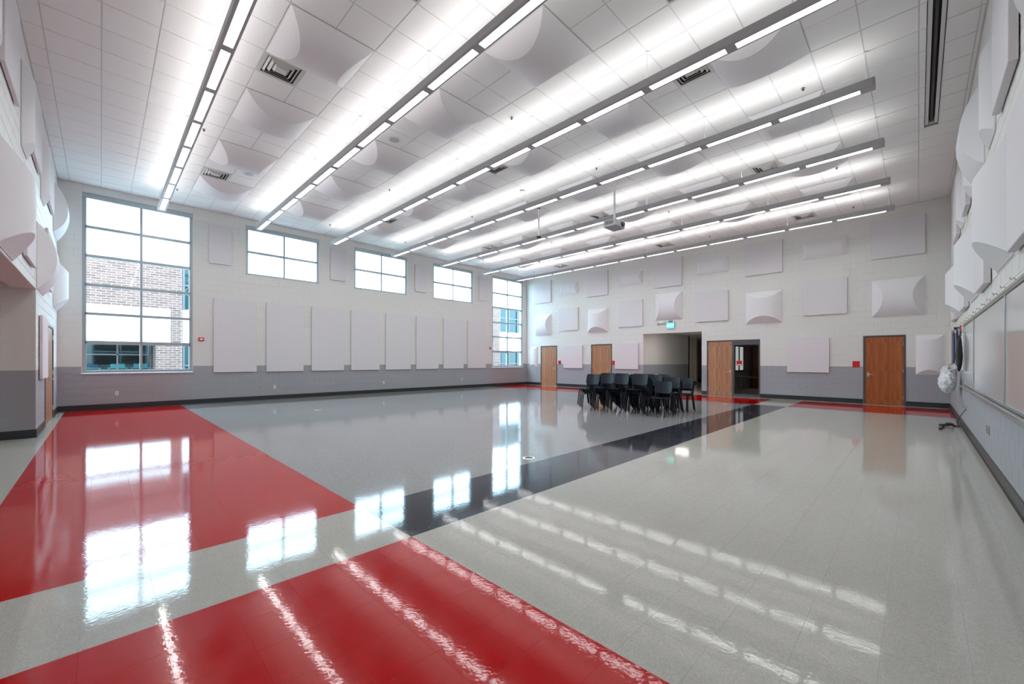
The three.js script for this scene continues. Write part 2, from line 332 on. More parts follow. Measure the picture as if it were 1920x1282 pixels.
// ------------------------------------------------------------------ ceiling with lay-in tiles
const CT = 0.6096, BAYS = [0, 1, 2, 3, 4, 5].map((k) => 2.4384 * (k + 1));
const VENTS = [];
for (const x of [1.829, 6.706, 11.582, 16.459]) for (const z of [-2.438, -7.315, -12.802]) if (!(x < 2 && z > -3)) VENTS.push([x, z]);
{
  const g = struct('ceiling', 'white lay-in tile ceiling on a metal grid', 'ceiling');
  part('deck', bx(XL - 0.3, XD + 0.3, H + 0.12, H + 0.32, ZW - 0.3, ZR + 0.3), M.deck, g);
  const used2 = new Set();
  for (const bx0 of BAYS) for (let r = 0; r < 6; r++) for (const dx of [-1, 0]) for (const dz of [0, 1]) used2.add(`${Math.round(bx0 / CT) + dx}_${-(2 + 4 * r + dz) - 1}`);
  for (const [x, z] of VENTS) used2.add(`${Math.round(x / CT)}_${Math.round(z / CT) - 1}`);
  const gap = 0.013, cg = [0, 1, 2, 3].map((v) => pieceGeo(CT - gap, CT - gap, 0.016, 0.004, v * 0.31, v * 0.47).rotateX(Math.PI / 2)), list = [];
  for (let i = -2; i < 30; i++) for (let j = -28; j < 2; j++) {
    if (used2.has(`${i}_${j}`)) continue;
    const x0 = Math.max(i * CT, XL + 0.012), x1 = Math.min((i + 1) * CT, XD - 0.012), z0 = Math.max(j * CT, ZW + 0.012), z1 = Math.min((j + 1) * CT, ZR - 0.012);
    if (x1 - x0 < 0.04 || z1 - z0 < 0.04) continue;
    const cx = (x0 + x1) / 2, cz = (z0 + z1) / 2;
    if (x1 > 7.3 && x0 < 12.06 && z0 < 0.27 && z1 > 0.07 && z0 >= -0.01) {   // round the screen slot
      continue;
    }
    list.push({ cx, cz, w: x1 - x0, d: z1 - z0, full: x1 - x0 > CT - 0.002 && z1 - z0 > CT - 0.002, v: Math.floor(rnd() * 4), area: areaInView([[x0, H, z0], [x1, H, z0], [x1, H, z1], [x0, H, z1]]) });
  }
  for (let i = 12; i < 20; i++) {   // tiles cut beside the slot
    const x0 = i * CT, x1 = Math.min((i + 1) * CT, 99), cx = (x0 + x1) / 2;
    if (!(x1 > 7.3 && x0 < 12.06)) continue;
    for (const [a, b] of [[0, 0.085], [0.275, CT]]) { const z1 = Math.min(b, ZR - 0.012); list.push({ cx, cz: (a + z1) / 2, w: CT, d: z1 - a, full: false, v: 0, area: areaInView([[x0, H, a], [x1, H, a], [x1, H, z1], [x0, H, z1]]) }); }
  }
  list.sort((a, b) => b.area - a.area);
  const rest = [];
  list.forEach((t, k) => {
    const geo = t.full ? cg[t.v] : pieceGeo(t.w - gap, t.d - gap, 0.016, 0.004).rotateX(Math.PI / 2);
    if (k < 300) part('ceiling_tile', geo, M.tile, g, [t.cx, H + 0.016, t.cz]); else rest.push(geo.clone().translate(t.cx, H + 0.016, t.cz));
  });
  part('ceiling_tile_field', merge(rest), M.tile, g).userData.kind = 'stuff';
  for (let i = -1; i < 30; i++) part('grid_runner', bx(i * CT - 0.012, i * CT + 0.012, H + 0.007, H + 0.04, ZW, i * CT > 7.3 && i * CT < 12.06 ? 0.085 : ZR), M.grid, g);
  for (let j = -27; j < 2; j++) part('grid_runner', bx(XL, XD, H + 0.0075, H + 0.0405, j * CT - 0.012, j * CT + 0.012), M.grid, g);
  part('wall_angle', merge([bx(XL, XL + 0.022, H + 0.002, H + 0.03, ZW, ZR), bx(XD - 0.022, XD, H + 0.002, H + 0.03, ZW, ZR), bx(XL, XD, H + 0.002, H + 0.03, ZW, ZW + 0.022), bx(XL, XD, H + 0.002, H + 0.03, ZR - 0.022, ZR)]), M.grid, g);
}
// recessed slot of the roll-down projection screen
{
  const t = thing('projection_screen_case', 'recessed ceiling slot with black gap of rolled-up projection screen by whiteboard wall', 'screen case', null, [0, H, 0]);
  const x0 = 7.32, x1 = 12.05;
  part('trim_frame', merge([bx(x0, x1, -0.004, 0.03, 0.088, 0.135), bx(x0, x1, -0.004, 0.03, 0.225, 0.27), bx(x0, x0 + 0.05, -0.004, 0.03, 0.13, 0.23), bx(x1 - 0.05, x1, -0.004, 0.03, 0.13, 0.23)]), M.grid, t);
  part('case', merge([bx(x0, x1, 0.03, 0.11, 0.1, 0.132), bx(x0, x1, 0.03, 0.11, 0.228, 0.26), bx(x0, x1, 0.11, 0.118, 0.1, 0.26)]), M.black, t);
  part('screen_roll', cyl(0.032, 0.032, x1 - x0 - 0.12, 16, [(x0 + x1) / 2, 0.062, 0.178], [0, 0, Math.PI / 2]), M.dark, t);
}

// ------------------------------------------------------------------ barrel diffusers and flat panels
function barrelGeo(L, w, s, inset, n = 20) {   // L along x (axis), w along y, bulge in +z, sloping end caps
  const R = (w * w / 4 + s * s) / (2 * s), P = [], lip = 0.012;
  const pt = []; for (let i = 0; i <= n; i++) { const a = Math.asin(w / 2 / R) * (2 * i / n - 1), v = R * Math.sin(a), h = Math.max(0, R * Math.cos(a) - (R - s)); pt.push([v, h]); }
  const shell = [], cap = [[], []];
  const push = (arr, ...v) => { for (const q of v) arr.push(...q); };
  for (let i = 0; i < n; i++) {
    const [v0, h0] = pt[i], [v1, h1] = pt[i + 1], e0 = L / 2 - inset * h0 / s, e1 = L / 2 - inset * h1 / s;
    push(shell, [-e0, v0, h0 + lip], [e0, v0, h0 + lip], [e1, v1, h1 + lip], [-e0, v0, h0 + lip], [e1, v1, h1 + lip], [-e1, v1, h1 + lip]);
    push(cap[1], [L / 2, v0, lip], [L / 2, v1, lip], [e1, v1, h1 + lip], [L / 2, v0, lip], [e1, v1, h1 + lip], [e0, v0, h0 + lip]);
    push(cap[0], [-L / 2, v1, lip], [-L / 2, v0, lip], [-e0, v0, h0 + lip], [-L / 2, v1, lip], [-e0, v0, h0 + lip], [-e1, v1, h1 + lip]);
  }
  const mk = (a, smooth) => {
    const g = new THREE.BufferGeometry(); g.setAttribute('position', new THREE.Float32BufferAttribute(a, 3));
    g.setAttribute('uv', new THREE.Float32BufferAttribute(Array.from({ length: a.length / 3 * 2 }, (_, k) => a[Math.floor(k / 2) * 3 + k % 2]), 2));
    if (!smooth) g.computeVertexNormals();
    else { const N = []; for (let k = 0; k < a.length; k += 3) { const q = new THREE.Vector3(0, a[k + 1], a[k + 2] - lip + R - s).normalize(); N.push(q.x, q.y, q.z); } g.setAttribute('normal', new THREE.Float32BufferAttribute(N, 3)); }
    return g;
  };
  return { shell: mk(shell, true), caps: [mk(cap[0]), mk(cap[1])], flange: bx(-L / 2 - 0.008, L / 2 + 0.008, -w / 2 - 0.008, w / 2 + 0.008, 0, lip) };
}
const barrelCache = new Map();
function barrelParts(L, w) {
  const k = `${L.toFixed(2)}_${w.toFixed(2)}`;
  if (!barrelCache.has(k)) { const small = w < 0.8; barrelCache.set(k, barrelGeo(L, w, small ? 0.105 : 0.23, small ? 0.14 : 0.265)); }
  return barrelCache.get(k);
}
function barrel(parent, L, w) {
  const b = barrelParts(L, w);
  part('curved_shell', b.shell, M.diffuser, parent); part('end_cap', b.caps[0], M.diffuser, parent); part('end_cap', b.caps[1], M.diffuser, parent); part('flange', b.flange, M.diffuser, parent);
}
function onWall(side, name, label, category, group, r) {
  const f = WALL[side];
  const t = thing(name, label, category, group, f.toWorld((r[0] + r[1]) / 2, (r[2] + r[3]) / 2, 0.002), f.turn); return t;
}
function wallBarrel(side, r, label, group) {
  const t = onWall(side, 'wall_diffuser', label, 'diffuser', group, r), W = r[1] - r[0], Hh = r[3] - r[2], inner = new THREE.Group();
  if (r[4] === 'h') barrel(t, W - 0.02, Hh - 0.02);
  else { barrel(t, Hh - 0.02, W - 0.02); t.rotation.order = 'YXZ'; t.rotation.z = Math.PI / 2; }
  return t;
}
const flatGeo = new Map();
function wallFlat(side, r, label, group, mat = M.panel, thick = 0.052) {
  const t = onWall(side, 'sound_absorber', label, 'panel', group, r), w = r[1] - r[0], h = r[3] - r[2], k = `${w.toFixed(3)}_${h.toFixed(3)}_${thick}`;
  if (!flatGeo.has(k)) flatGeo.set(k, [rbx(-w / 2, w / 2, -h / 2, h / 2, 0.008, thick, 0.008, 2), bx(-w / 2 + 0.06, w / 2 - 0.06, -0.025, 0.025, 0, 0.01)]);
  const [a, b] = flatGeo.get(k);
  part('fabric_panel', a, mat, t); part('mounting_rail', b, M.plate, t, [0, h * 0.36, 0]); part('mounting_rail', b, M.plate, t, [0, -h * 0.36, 0]); return t;
}
// window wall
northTall.forEach((r, i) => wallFlat('north', r, `tall white fabric panel, ${ORD[i]} of eight counted from the big brick-view window`, 'tall panels below the high windows', M.panel, 0.055));
northSmall.forEach((r, i) => wallFlat('north', r, `small white panel between high windows, ${ORD[i]} from the alcove wall`, 'small panels between the high windows', M.panel, 0.04));
// door wall
eastFlat.forEach((r, i) => {
  const row = i < 5 ? 'upper row' : i < 9 ? 'middle row' : 'door-height row', n = i < 5 ? i : i < 9 ? i - 5 : i - 9;
  wallFlat('east', r, `flat square panel, door wall ${row}, ${ORD[n]} from the window wall`, 'flat panels on the door wall', i < 9 ? M.panel : M.panelLow);
});
eastBarrel.forEach((r, i) => {
  const label = i < 4 ? `low wide curved diffuser, door wall upper row, ${ORD[i]} from window wall`
    : i < 9 ? `square ${r[4] === 'h' ? 'level' : 'upright'}-bulge diffuser, door wall middle row, ${ORD[i - 4]} from window wall`
      : i === 9 ? 'narrow upright curved diffuser between window corner and first wooden door' : 'narrow upright curved diffuser between orange door and whiteboard corner';
  wallBarrel('east', r, label, 'curved diffusers on the door wall');
});
const byU = (list) => list.map((r, i) => [r, i]);
westFlat.forEach((r, i) => wallFlat('west', r, ['flat white panel high above the alcove opening, farthest from the window wall', 'flat white panel high on the alcove wall, between two narrow upright diffusers', 'flat white panel high on the alcove wall, next to the round-ended diffuser', 'flat white panel just above the alcove opening', 'flat white panel above the double door, behind a round-ended diffuser', 'low flat pinkish panel between alcove corner and double door'][i], 'flat panels on the alcove wall', i === 5 ? M.panelLow : M.panel));
westBarrel.forEach((r, i) => wallBarrel('west', r, ['narrow upright diffuser high on the alcove wall, middle of three', 'narrow upright diffuser high on the alcove wall, nearest the window wall', 'round-ended level diffuser high in the corner by the big window', 'large upright curved diffuser right above the alcove opening', 'round-ended level diffuser above the alcove corner', 'wide upright diffuser above the double door by the window wall', 'narrow upright diffuser high on the alcove wall, farthest from the window wall'][i], 'curved diffusers on the alcove wall'));
southFlat.forEach((r, i) => wallFlat('south', r, `flat white panel, whiteboard wall ${i < 3 ? 'upper' : 'lower'} row, ${ORD[i < 3 ? 2 - i : 6 - i]} from door wall`, 'flat panels on the whiteboard wall', M.panel, 0.075));
const sOrd = { 0: 'fourth', 1: 'third', 2: 'second', 3: 'first', 4: 'fifth', 5: 'third', 6: 'second', 7: 'first' };
southBarrel.forEach((r, i) => wallBarrel('south', r, `${r[4] === 'h' ? 'round-ended level' : 'upright curved'} diffuser, whiteboard wall ${i < 5 ? 'upper' : 'lower'} row, ${sOrd[i]} from door wall`, 'curved diffusers on the whiteboard wall'));
// ceiling
BAYS.forEach((x, b) => {
  for (let r = 0; r < 6; r++) {
    const z = -(2 + 4 * r) * CT - CT; if (b === 0 && r < 2) continue; if (b === 1 && r < 1) continue;
    const along = (b + r) % 2 === 0;
    const t = thing('ceiling_diffuser', `curved ceiling diffuser, ${ORD[5 - r]} from window wall, ${ORD[b]} bay from alcove wall`, 'diffuser', 'curved diffusers in the ceiling', [x, H, z]);
    t.rotation.set(Math.PI / 2, 0, along ? 0 : Math.PI / 2); barrel(t, 1.2, 1.2);
  }
});

// ------------------------------------------------------------------ pendant lights
{
  const W2 = 0.094, BH2 = 0.128, body = new THREE.Shape();
  body.moveTo(-W2, 0.012); body.lineTo(-0.084, 0); body.lineTo(-0.056, 0); body.lineTo(-0.056, 0.02); body.lineTo(0.056, 0.02); body.lineTo(0.056, 0); body.lineTo(0.084, 0); body.lineTo(W2, 0.012); body.lineTo(W2, BH2); body.lineTo(-W2, BH2); body.closePath();
  const len = LIGHT_Z0 - LIGHT_Z1, housing = new THREE.ExtrudeGeometry(body, { depth: len - 0.02, bevelEnabled: false, steps: 1 }).translate(0, 0, LIGHT_Z1 + 0.01);
  const lensG = rbx(-0.055, 0.055, 0.014, 0.022, -0.5525, 0.5525, 0.003), barG = rbx(-0.062, 0.062, -0.001, 0.018, -0.066, 0.066, 0.003);
  const capG = rbx(-W2, W2, -0.001, BH2 + 0.001, -0.006, 0.006, 0.004), upG = bx(-0.065, 0.065, BH2, BH2 + 0.008, -15.317, -0.66);
  const cableG = cyl(0.0035, 0.0035, H - LENS_Y - BH2, 6, [0, (H - LENS_Y + BH2) / 2, 0]), canopyG = cyl(0.03, 0.035, 0.02, 14, [0, H - LENS_Y - 0.01, 0]), cleatG = rbx(-0.02, 0.02, BH2 + 0.002, BH2 + 0.017, -0.02, 0.02, 0.003);
  LIGHT_X.forEach((x, i) => {
    const t = thing('pendant_light', `long suspended linear light, ${ORD[i]} row counted from the alcove wall`, 'light', 'suspended light rows', [x, LENS_Y, 0]);
    part('housing', housing, M.housing, t);
    for (let k = 0; k < 12; k++) part('lens', lensG, M.lens, t, [0, 0, -0.66 - 0.5525 - 1.232 * k]);
    for (let k = 0; k < 11; k++) part('divider', barG, M.housing, t, [0, 0, -1.8285 - 1.232 * k]);
    part('divider', rbx(-0.062, 0.062, -0.001, 0.018, -0.665, -0.49, 0.003), M.housing, t); part('divider', rbx(-0.062, 0.062, -0.001, 0.018, -15.45, -15.31, 0.003), M.housing, t);
    part('end_cap', capG, M.housing, t, [0, 0, LIGHT_Z0]); part('end_cap', capG, M.housing, t, [0, 0, LIGHT_Z1]);
    part('uplight', upG, M.glowUp, t);
    for (let k = 0; k < 7; k++) { const c = part('cable', cableG, M.cable, t, [0, 0, -0.6 - 2.45 * k]); part('canopy', canopyG, M.white, c); part('cleat', cleatG, M.plate, c); }
  });
}

// ------------------------------------------------------------------ vents, speakers, sprinklers and other ceiling fittings
VENTS.forEach(([x, z], i) => {
  const col = Math.round((x - 1.829) / 4.877), row = z > -3 ? 2 : z > -8 ? 1 : 0;
  const t = thing('air_vent', `louvred ceiling vent, ${ORD[row]} from window wall, ${ORD[col]} vent line from alcove wall`, 'vent', 'ceiling air vents', [x + CT / 2, H, z - CT / 2]);
  const ring = (a, y0, y1, slope) => { const g = []; for (let k = 0; k < 4; k++) { const q = bx(-a, a, -0.002, 0.002, -slope / 2, slope / 2); q.rotateX(-0.7); q.translate(0, y0, a); q.rotateY(k * Math.PI / 2); g.push(q); } return merge(g); };
  part('frame', merge([bx(-0.3, 0.3, -0.004, 0.006, 0.25, 0.3), bx(-0.3, 0.3, -0.004, 0.006, -0.3, -0.25), bx(-0.3, -0.25, -0.004, 0.006, -0.25, 0.25), bx(0.25, 0.3, -0.004, 0.006, -0.25, 0.25)]), M.vent, t);
  part('louvre', ring(0.225, 0.012, 0, 0.06), M.vent, t); part('louvre', ring(0.16, 0.006, 0, 0.06), M.vent, t); part('louvre', ring(0.1, 0.0, 0, 0.055), M.vent, t);
  part('core_plate', rbx(-0.075, 0.075, -0.022, -0.016, -0.075, 0.075, 0.004), M.vent, t);
  part('duct', merge([bx(-0.26, 0.26, 0.1, 0.11, -0.26, 0.26), bx(-0.26, -0.25, 0, 0.1, -0.26, 0.26), bx(0.25, 0.26, 0, 0.1, -0.26, 0.26), bx(-0.25, 0.25, 0, 0.1, -0.26, -0.25), bx(-0.25, 0.25, 0, 0.1, 0.25, 0.26)]), M.dark, t);
});
[[4.58, -8.24, 'second'], [2.74, -12.47, 'first']].forEach(([x, z, b]) => {
  const t = thing('ceiling_speaker', `round ceiling speaker with white rim in the ${b} ceiling bay from the alcove wall`, 'speaker', 'ceiling speakers', [x, H, z]);
  part('rim', new THREE.LatheGeometry([[0.105, -0.004], [0.135, -0.012], [0.15, -0.006], [0.152, 0]].map((p) => new THREE.Vector2(...p)), 28), M.white, t);
  part('grille', cyl(0.108, 0.108, 0.006, 28, [0, -0.003, 0]), M.plate, t);
});
for (const [c, x] of [1.53, 5.81, 8.86, 13.1, 16.8].entries()) for (const [r, z] of [-1.47, -5.8, -10.73, -15.03].entries()) {
  if (x < 2 && z > -8) continue; if (x < 6 && z > -4) continue;
  const t = thing('sprinkler_head', `ceiling sprinkler, ${ORD[3 - r]} from window wall, ${ORD[c]} sprinkler line from alcove wall`, 'sprinkler', 'ceiling sprinklers', [x, H, z]);
  part('escutcheon', cyl(0.032, 0.036, 0.008, 16, [0, -0.004, 0]), M.chrome, t);
  part('deflector', merge([cyl(0.01, 0.014, 0.035, 10, [0, -0.022, 0]), cyl(0.022, 0.022, 0.004, 12, [0, -0.042, 0])]), M.dark, t);
}
{
  const t = thing('smoke_detector', 'round white smoke detector with dark slot on the ceiling near the projector', 'detector', null, [8.53, H, -8.08]);
  part('base_ring', cyl(0.075, 0.08, 0.02, 24, [0, -0.01, 0]), M.white, t); part('vent_slot', cyl(0.068, 0.068, 0.016, 24, [0, -0.028, 0]), M.dark, t); part('cover', cyl(0.07, 0.055, 0.02, 24, [0, -0.046, 0]), M.white, t);
  const s = thing('sensor_pole', 'thin white ceiling pole with a small dark disc at its end', 'pole', null, [9.31, H, -8.13]);
  part('pole', cyl(0.022, 0.022, 1.15, 12, [0, -0.575, 0]), M.white, s); part('ceiling_flange', cyl(0.05, 0.06, 0.03, 16, [0, -0.015, 0]), M.white, s);
  part('sensor_disc', merge([cyl(0.075, 0.075, 0.03, 20, [0, -1.16, 0]), cyl(0.06, 0.03, 0.03, 20, [0, -1.185, 0])]), M.dark, s); part('collar', cyl(0.05, 0.05, 0.02, 16, [0, -0.3, 0]), M.dark, s);
}
{
  const p = thing('projector', 'grey video projector hung on a white ceiling pole', 'projector', null, [9.73, 5.06, -5.8]);
  part('body', rbx(-0.25, 0.25, -0.1, 0.09, -0.19, 0.18, 0.025, 3), std({ color: lin(0.42, 0.43, 0.46), roughness: 0.45 }), p);
  const lens = part('lens_barrel', cyl(0.062, 0.068, 0.05, 24, [0.1, -0.005, 0.2], [Math.PI / 2, 0, 0]).translate(0, 0, 0), M.dark, p);
  part('lens_glass', cyl(0.045, 0.045, 0.006, 20, [0.1, -0.005, 0.226], [Math.PI / 2, 0, 0]), M.tealGlass, lens);
  for (let k = 0; k < 7; k++) part('vent_slat', bx(-0.254, -0.248, -0.045, 0.055, -0.13 + k * 0.036, -0.112 + k * 0.036), M.dark, p);
  part('mount_plate', rbx(-0.1, 0.1, 0.09, 0.11, -0.1, 0.1, 0.006), M.white, p);
  part('pole', cyl(0.026, 0.026, H - 5.06 - 0.11, 14, [0, (H - 5.06 + 0.11) / 2, 0]), M.white, p);
  part('ceiling_plate', merge([rbx(-0.3, 0.3, H - 5.06 - 0.03, H - 5.06 - 0.002, -0.28, 0.28, 0.006), cyl(0.05, 0.05, 0.03, 16, [0, H - 5.06 - 0.04, 0])]), M.white, p);
}

// ------------------------------------------------------------------ windows
WIN.forEach(([x0, x1, y0, y1], i) => {
  const tall = y0 < 2, rows = tall ? 6 : 2, g = struct('window_' + (i + 1), i === 0 ? 'tall twelve-pane window looking onto a brick building, by the alcove wall' : i === 4 ? 'tall twelve-pane window in the corner by the door wall' : `high four-pane window, ${ORD[i - 1]} from the big brick-view window`, 'window', [0, 0, ZW]);
  const zf = -0.155, zb = -0.045, fw = 0.082, top = y1 - 0.13, bot = y0 + (tall ? 0.075 : 0.045);
  part('reveal', merge([bx(x0 - 0.001, x0 + 0.012, y0, y1, -0.3, -0.002), bx(x1 - 0.012, x1 + 0.001, y0, y1, -0.3, -0.002), bx(x0, x1, y1 - 0.01, y1 + 0.001, -0.3, -0.002)]), M.white, g);
  part('window_frame', merge([rbx(x0 + 0.012, x0 + 0.012 + fw, bot - 0.03, top + 0.06, zf, zb, 0.004), rbx(x1 - 0.012 - fw, x1 - 0.012, bot - 0.03, top + 0.06, zf, zb, 0.004), rbx(x0 + 0.014, x1 - 0.014, bot - 0.045, bot + 0.03, zf + 0.002, zb - 0.002, 0.004), rbx(x0 + 0.014, x1 - 0.014, top - 0.005, top + 0.115, zf + 0.002, zb - 0.002, 0.004)]), M.alu, g);
  part('shade_box', rbx(x0 + 0.014, x1 - 0.014, y1 - 0.15, y1 - 0.014, -0.042, -0.004, 0.006), M.alu, g);
  part('window_sill', rbx(x0 - (tall ? 0.03 : 0), x1 + (tall ? 0.03 : 0), y0 - (tall ? 0.02 : 0), y0 + 0.018, -0.3, tall ? 0.03 : 0, 0.006), M.sill, g);
  const xm = (x0 + x1) / 2, ph = (top - bot) / rows;
  part('mullion', rbx(xm - 0.03, xm + 0.03, bot, top, zf, zb, 0.004), M.alu, g);
  for (let r = 1; r < rows; r++) for (const [a, b] of [[x0 + 0.06, xm - 0.03], [xm + 0.03, x1 - 0.06]]) part('transom', rbx(a, b, bot + r * ph - (tall && r === 1 ? 0.05 : 0.038), bot + r * ph + (tall && r === 1 ? 0.05 : 0.038), zf, zb, 0.004), M.alu, g);
  for (let r = 0; r < rows; r++) for (const [a, b] of [[x0 + 0.04, xm], [xm, x1 - 0.04]]) part('pane', new THREE.PlaneGeometry(b - a, ph).translate((a + b) / 2, bot + (r + 0.5) * ph, -0.1), M.glass, g);
});

// ------------------------------------------------------------------ doors on the east wall
function doorLeaf(parent, a, b, top, mat, hingeRight, handle = true) {   // local x a..b
  const leaf = part('door_leaf', bx(a, b, 0.008, top, -0.05, -0.006), mat, parent);
  const hx = hingeRight ? a + 0.07 : b - 0.07, dir = hingeRight ? 1 : -1;
  if (handle) part('lever_handle', merge([cyl(0.03, 0.03, 0.012, 18, [hx, 0.965, 0.0], [Math.PI / 2, 0, 0]), cyl(0.011, 0.011, 0.05, 10, [hx, 0.965, 0.025], [Math.PI / 2, 0, 0]), rbx(Math.min(hx, hx + dir * 0.13), Math.max(hx, hx + dir * 0.13), 0.953, 0.977, 0.04, 0.056, 0.006), rbx(hx - 0.03, hx + 0.03, 0.9, 1.03, -0.006, 0.002, 0.003)]), M.steel, leaf);
  const ex = hingeRight ? b : a; for (const y of [0.25, 1.1, 1.95]) part('hinge', cyl(0.009, 0.009, 0.11, 8, [ex, y, 0.0]), M.steel, leaf);
  return leaf;
}
function doorFrame(parent, a, b, top, fw = 0.05) {
  part('door_frame', merge([rbx(a, a + fw, 0, top - fw, -0.16, 0.012, 0.004), rbx(b - fw, b, 0, top - fw, -0.16, 0.012, 0.004), rbx(a, b, top - fw, top, -0.16, 0.012, 0.004)]), M.frame, parent);
}
const doorLabels = ['plain wooden door nearest the window wall', 'plain wooden door behind the stacked chairs', 'wooden door with a tall dark glass sidelight beside it', 'orange wooden door nearest the whiteboard wall'];
DOORS_E.forEach(([a, b], i) => {
  const g = struct('door_' + (i + 1), doorLabels[i], 'door', [XD, 0, 0], -Math.PI / 2);
  if (i !== 2) {
    doorFrame(g, a, b, 2.235); doorLeaf(g, a + 0.052, b - 0.052, 2.18, i === 3 ? M.doorOrange : M.door, i === 3);
    part('back_wall', bx(a, b, 0, 2.235, -0.3, -0.2), M.cream, g);
  } else {
    doorFrame(g, a, b, 2.235, 0.045);
    const s = -5.24;
    part('door_frame', merge([rbx(s - 0.04, s + 0.04, 0, 2.19, -0.16, 0.012, 0.004), rbx(s + 0.04, b - 0.045, 2.03, 2.19, -0.158, 0.01, 0.004), rbx(s + 0.04, b - 0.045, 0, 0.09, -0.158, 0.01, 0.004)]), M.frame, g);
    doorLeaf(g, a + 0.047, s - 0.042, 2.185, M.door, false);
    part('sidelight_pane', new THREE.PlaneGeometry(b - s - 0.08, 1.95).translate((s + b) / 2, 1.06, -0.07), M.glass, g);
  }
});
for (const [i, [u0, u1, lab]] of [[-14.08, -13.89, 'small red room sign beside the door nearest the window wall'], [-10.71, -10.53, 'small red room sign beside the door behind the stacked chairs'], [-1.57, -1.385, 'small red room sign left of the orange door']].entries()) {
  const t = onWall('east', 'room_sign', lab, 'sign', 'red room signs', [u0, u1, 1.2, 1.4]);
  part('plate', rbx(-0.094, 0.094, -0.1, 0.1, 0, 0.008, 0.003), M.red, t);
}
{
  const t = thing('room_sign', 'red room sign with a white strip stuck on the sidelight glass', 'sign', 'red room signs', [XD + 0.064, 1.31, -5.04], -Math.PI / 2);
  part('plate', rbx(-0.1, 0.1, -0.1, 0.1, 0, 0.006, 0.002), M.red, t); part('paper_strip', rbx(-0.085, 0.085, -0.085, -0.035, 0.006, 0.008, 0.001), M.paperWhite, t);
}
// practice room behind the sidelight
{
  const g = struct('wall_room', 'unlit practice room seen through the sidelight glass', 'room');
  const x0 = XD + 0.3, x1 = XD + 6.2;
  part('shell', merge([bx(x0, x1, -0.1, 0, -6.3, -2.0), bx(x0, x1, 2.7, 2.8, -6.3, -2.0), bx(x1, x1 + 0.1, 0, 2.7, -6.3, -2.0), bx(x0, x1, 0, 2.7, -6.36, -6.28), bx(x0, x1, 0, 2.7, -2.05, -1.95)]), M.corridor, g);
  const sub = (n, z) => { const q = new THREE.Group(); q.name = n; q.position.set(x1 - 0.02, 0, z); q.rotation.y = -Math.PI / 2; g.add(q); return q; };
  const rd = sub('door', -5.85);
  part('leaf', bx(-0.3, 0.3, 0, 2.1, 0, 0.03), M.doorOrange, rd); part('frame', merge([bx(-0.36, -0.3, 0, 2.1, 0, 0.05), bx(0.3, 0.36, 0, 2.1, 0, 0.05), bx(-0.36, 0.36, 2.1, 2.16, 0, 0.05)]), M.frame, rd);
  const w = new THREE.Group(); w.name = 'window'; w.position.set(22.1, 0, -6.28); g.add(w);   // stand-in for a hallway window: the hallway light is put into its pane as glow
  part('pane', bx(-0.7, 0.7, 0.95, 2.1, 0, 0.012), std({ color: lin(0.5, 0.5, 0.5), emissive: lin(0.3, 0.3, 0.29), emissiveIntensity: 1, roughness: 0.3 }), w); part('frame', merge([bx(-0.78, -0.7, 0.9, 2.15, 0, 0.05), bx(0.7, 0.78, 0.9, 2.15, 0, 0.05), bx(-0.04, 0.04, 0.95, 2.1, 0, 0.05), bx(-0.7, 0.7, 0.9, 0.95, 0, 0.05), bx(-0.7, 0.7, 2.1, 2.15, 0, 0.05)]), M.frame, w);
  const tb = thing('music_table', 'dark table inside the practice room behind the sidelight', 'table', null, [XD + 1.5, 0, -5.0]);
  part('top', rbx(-0.4, 0.4, 0.7, 0.74, -0.55, 0.55, 0.01), M.dark, tb); for (const [a, b] of [[-0.35, -0.5], [0.35, -0.5], [-0.35, 0.5], [0.35, 0.5]]) part('leg', cyl(0.02, 0.02, 0.7, 8, [a, 0.35, b]), M.plate, tb);
}
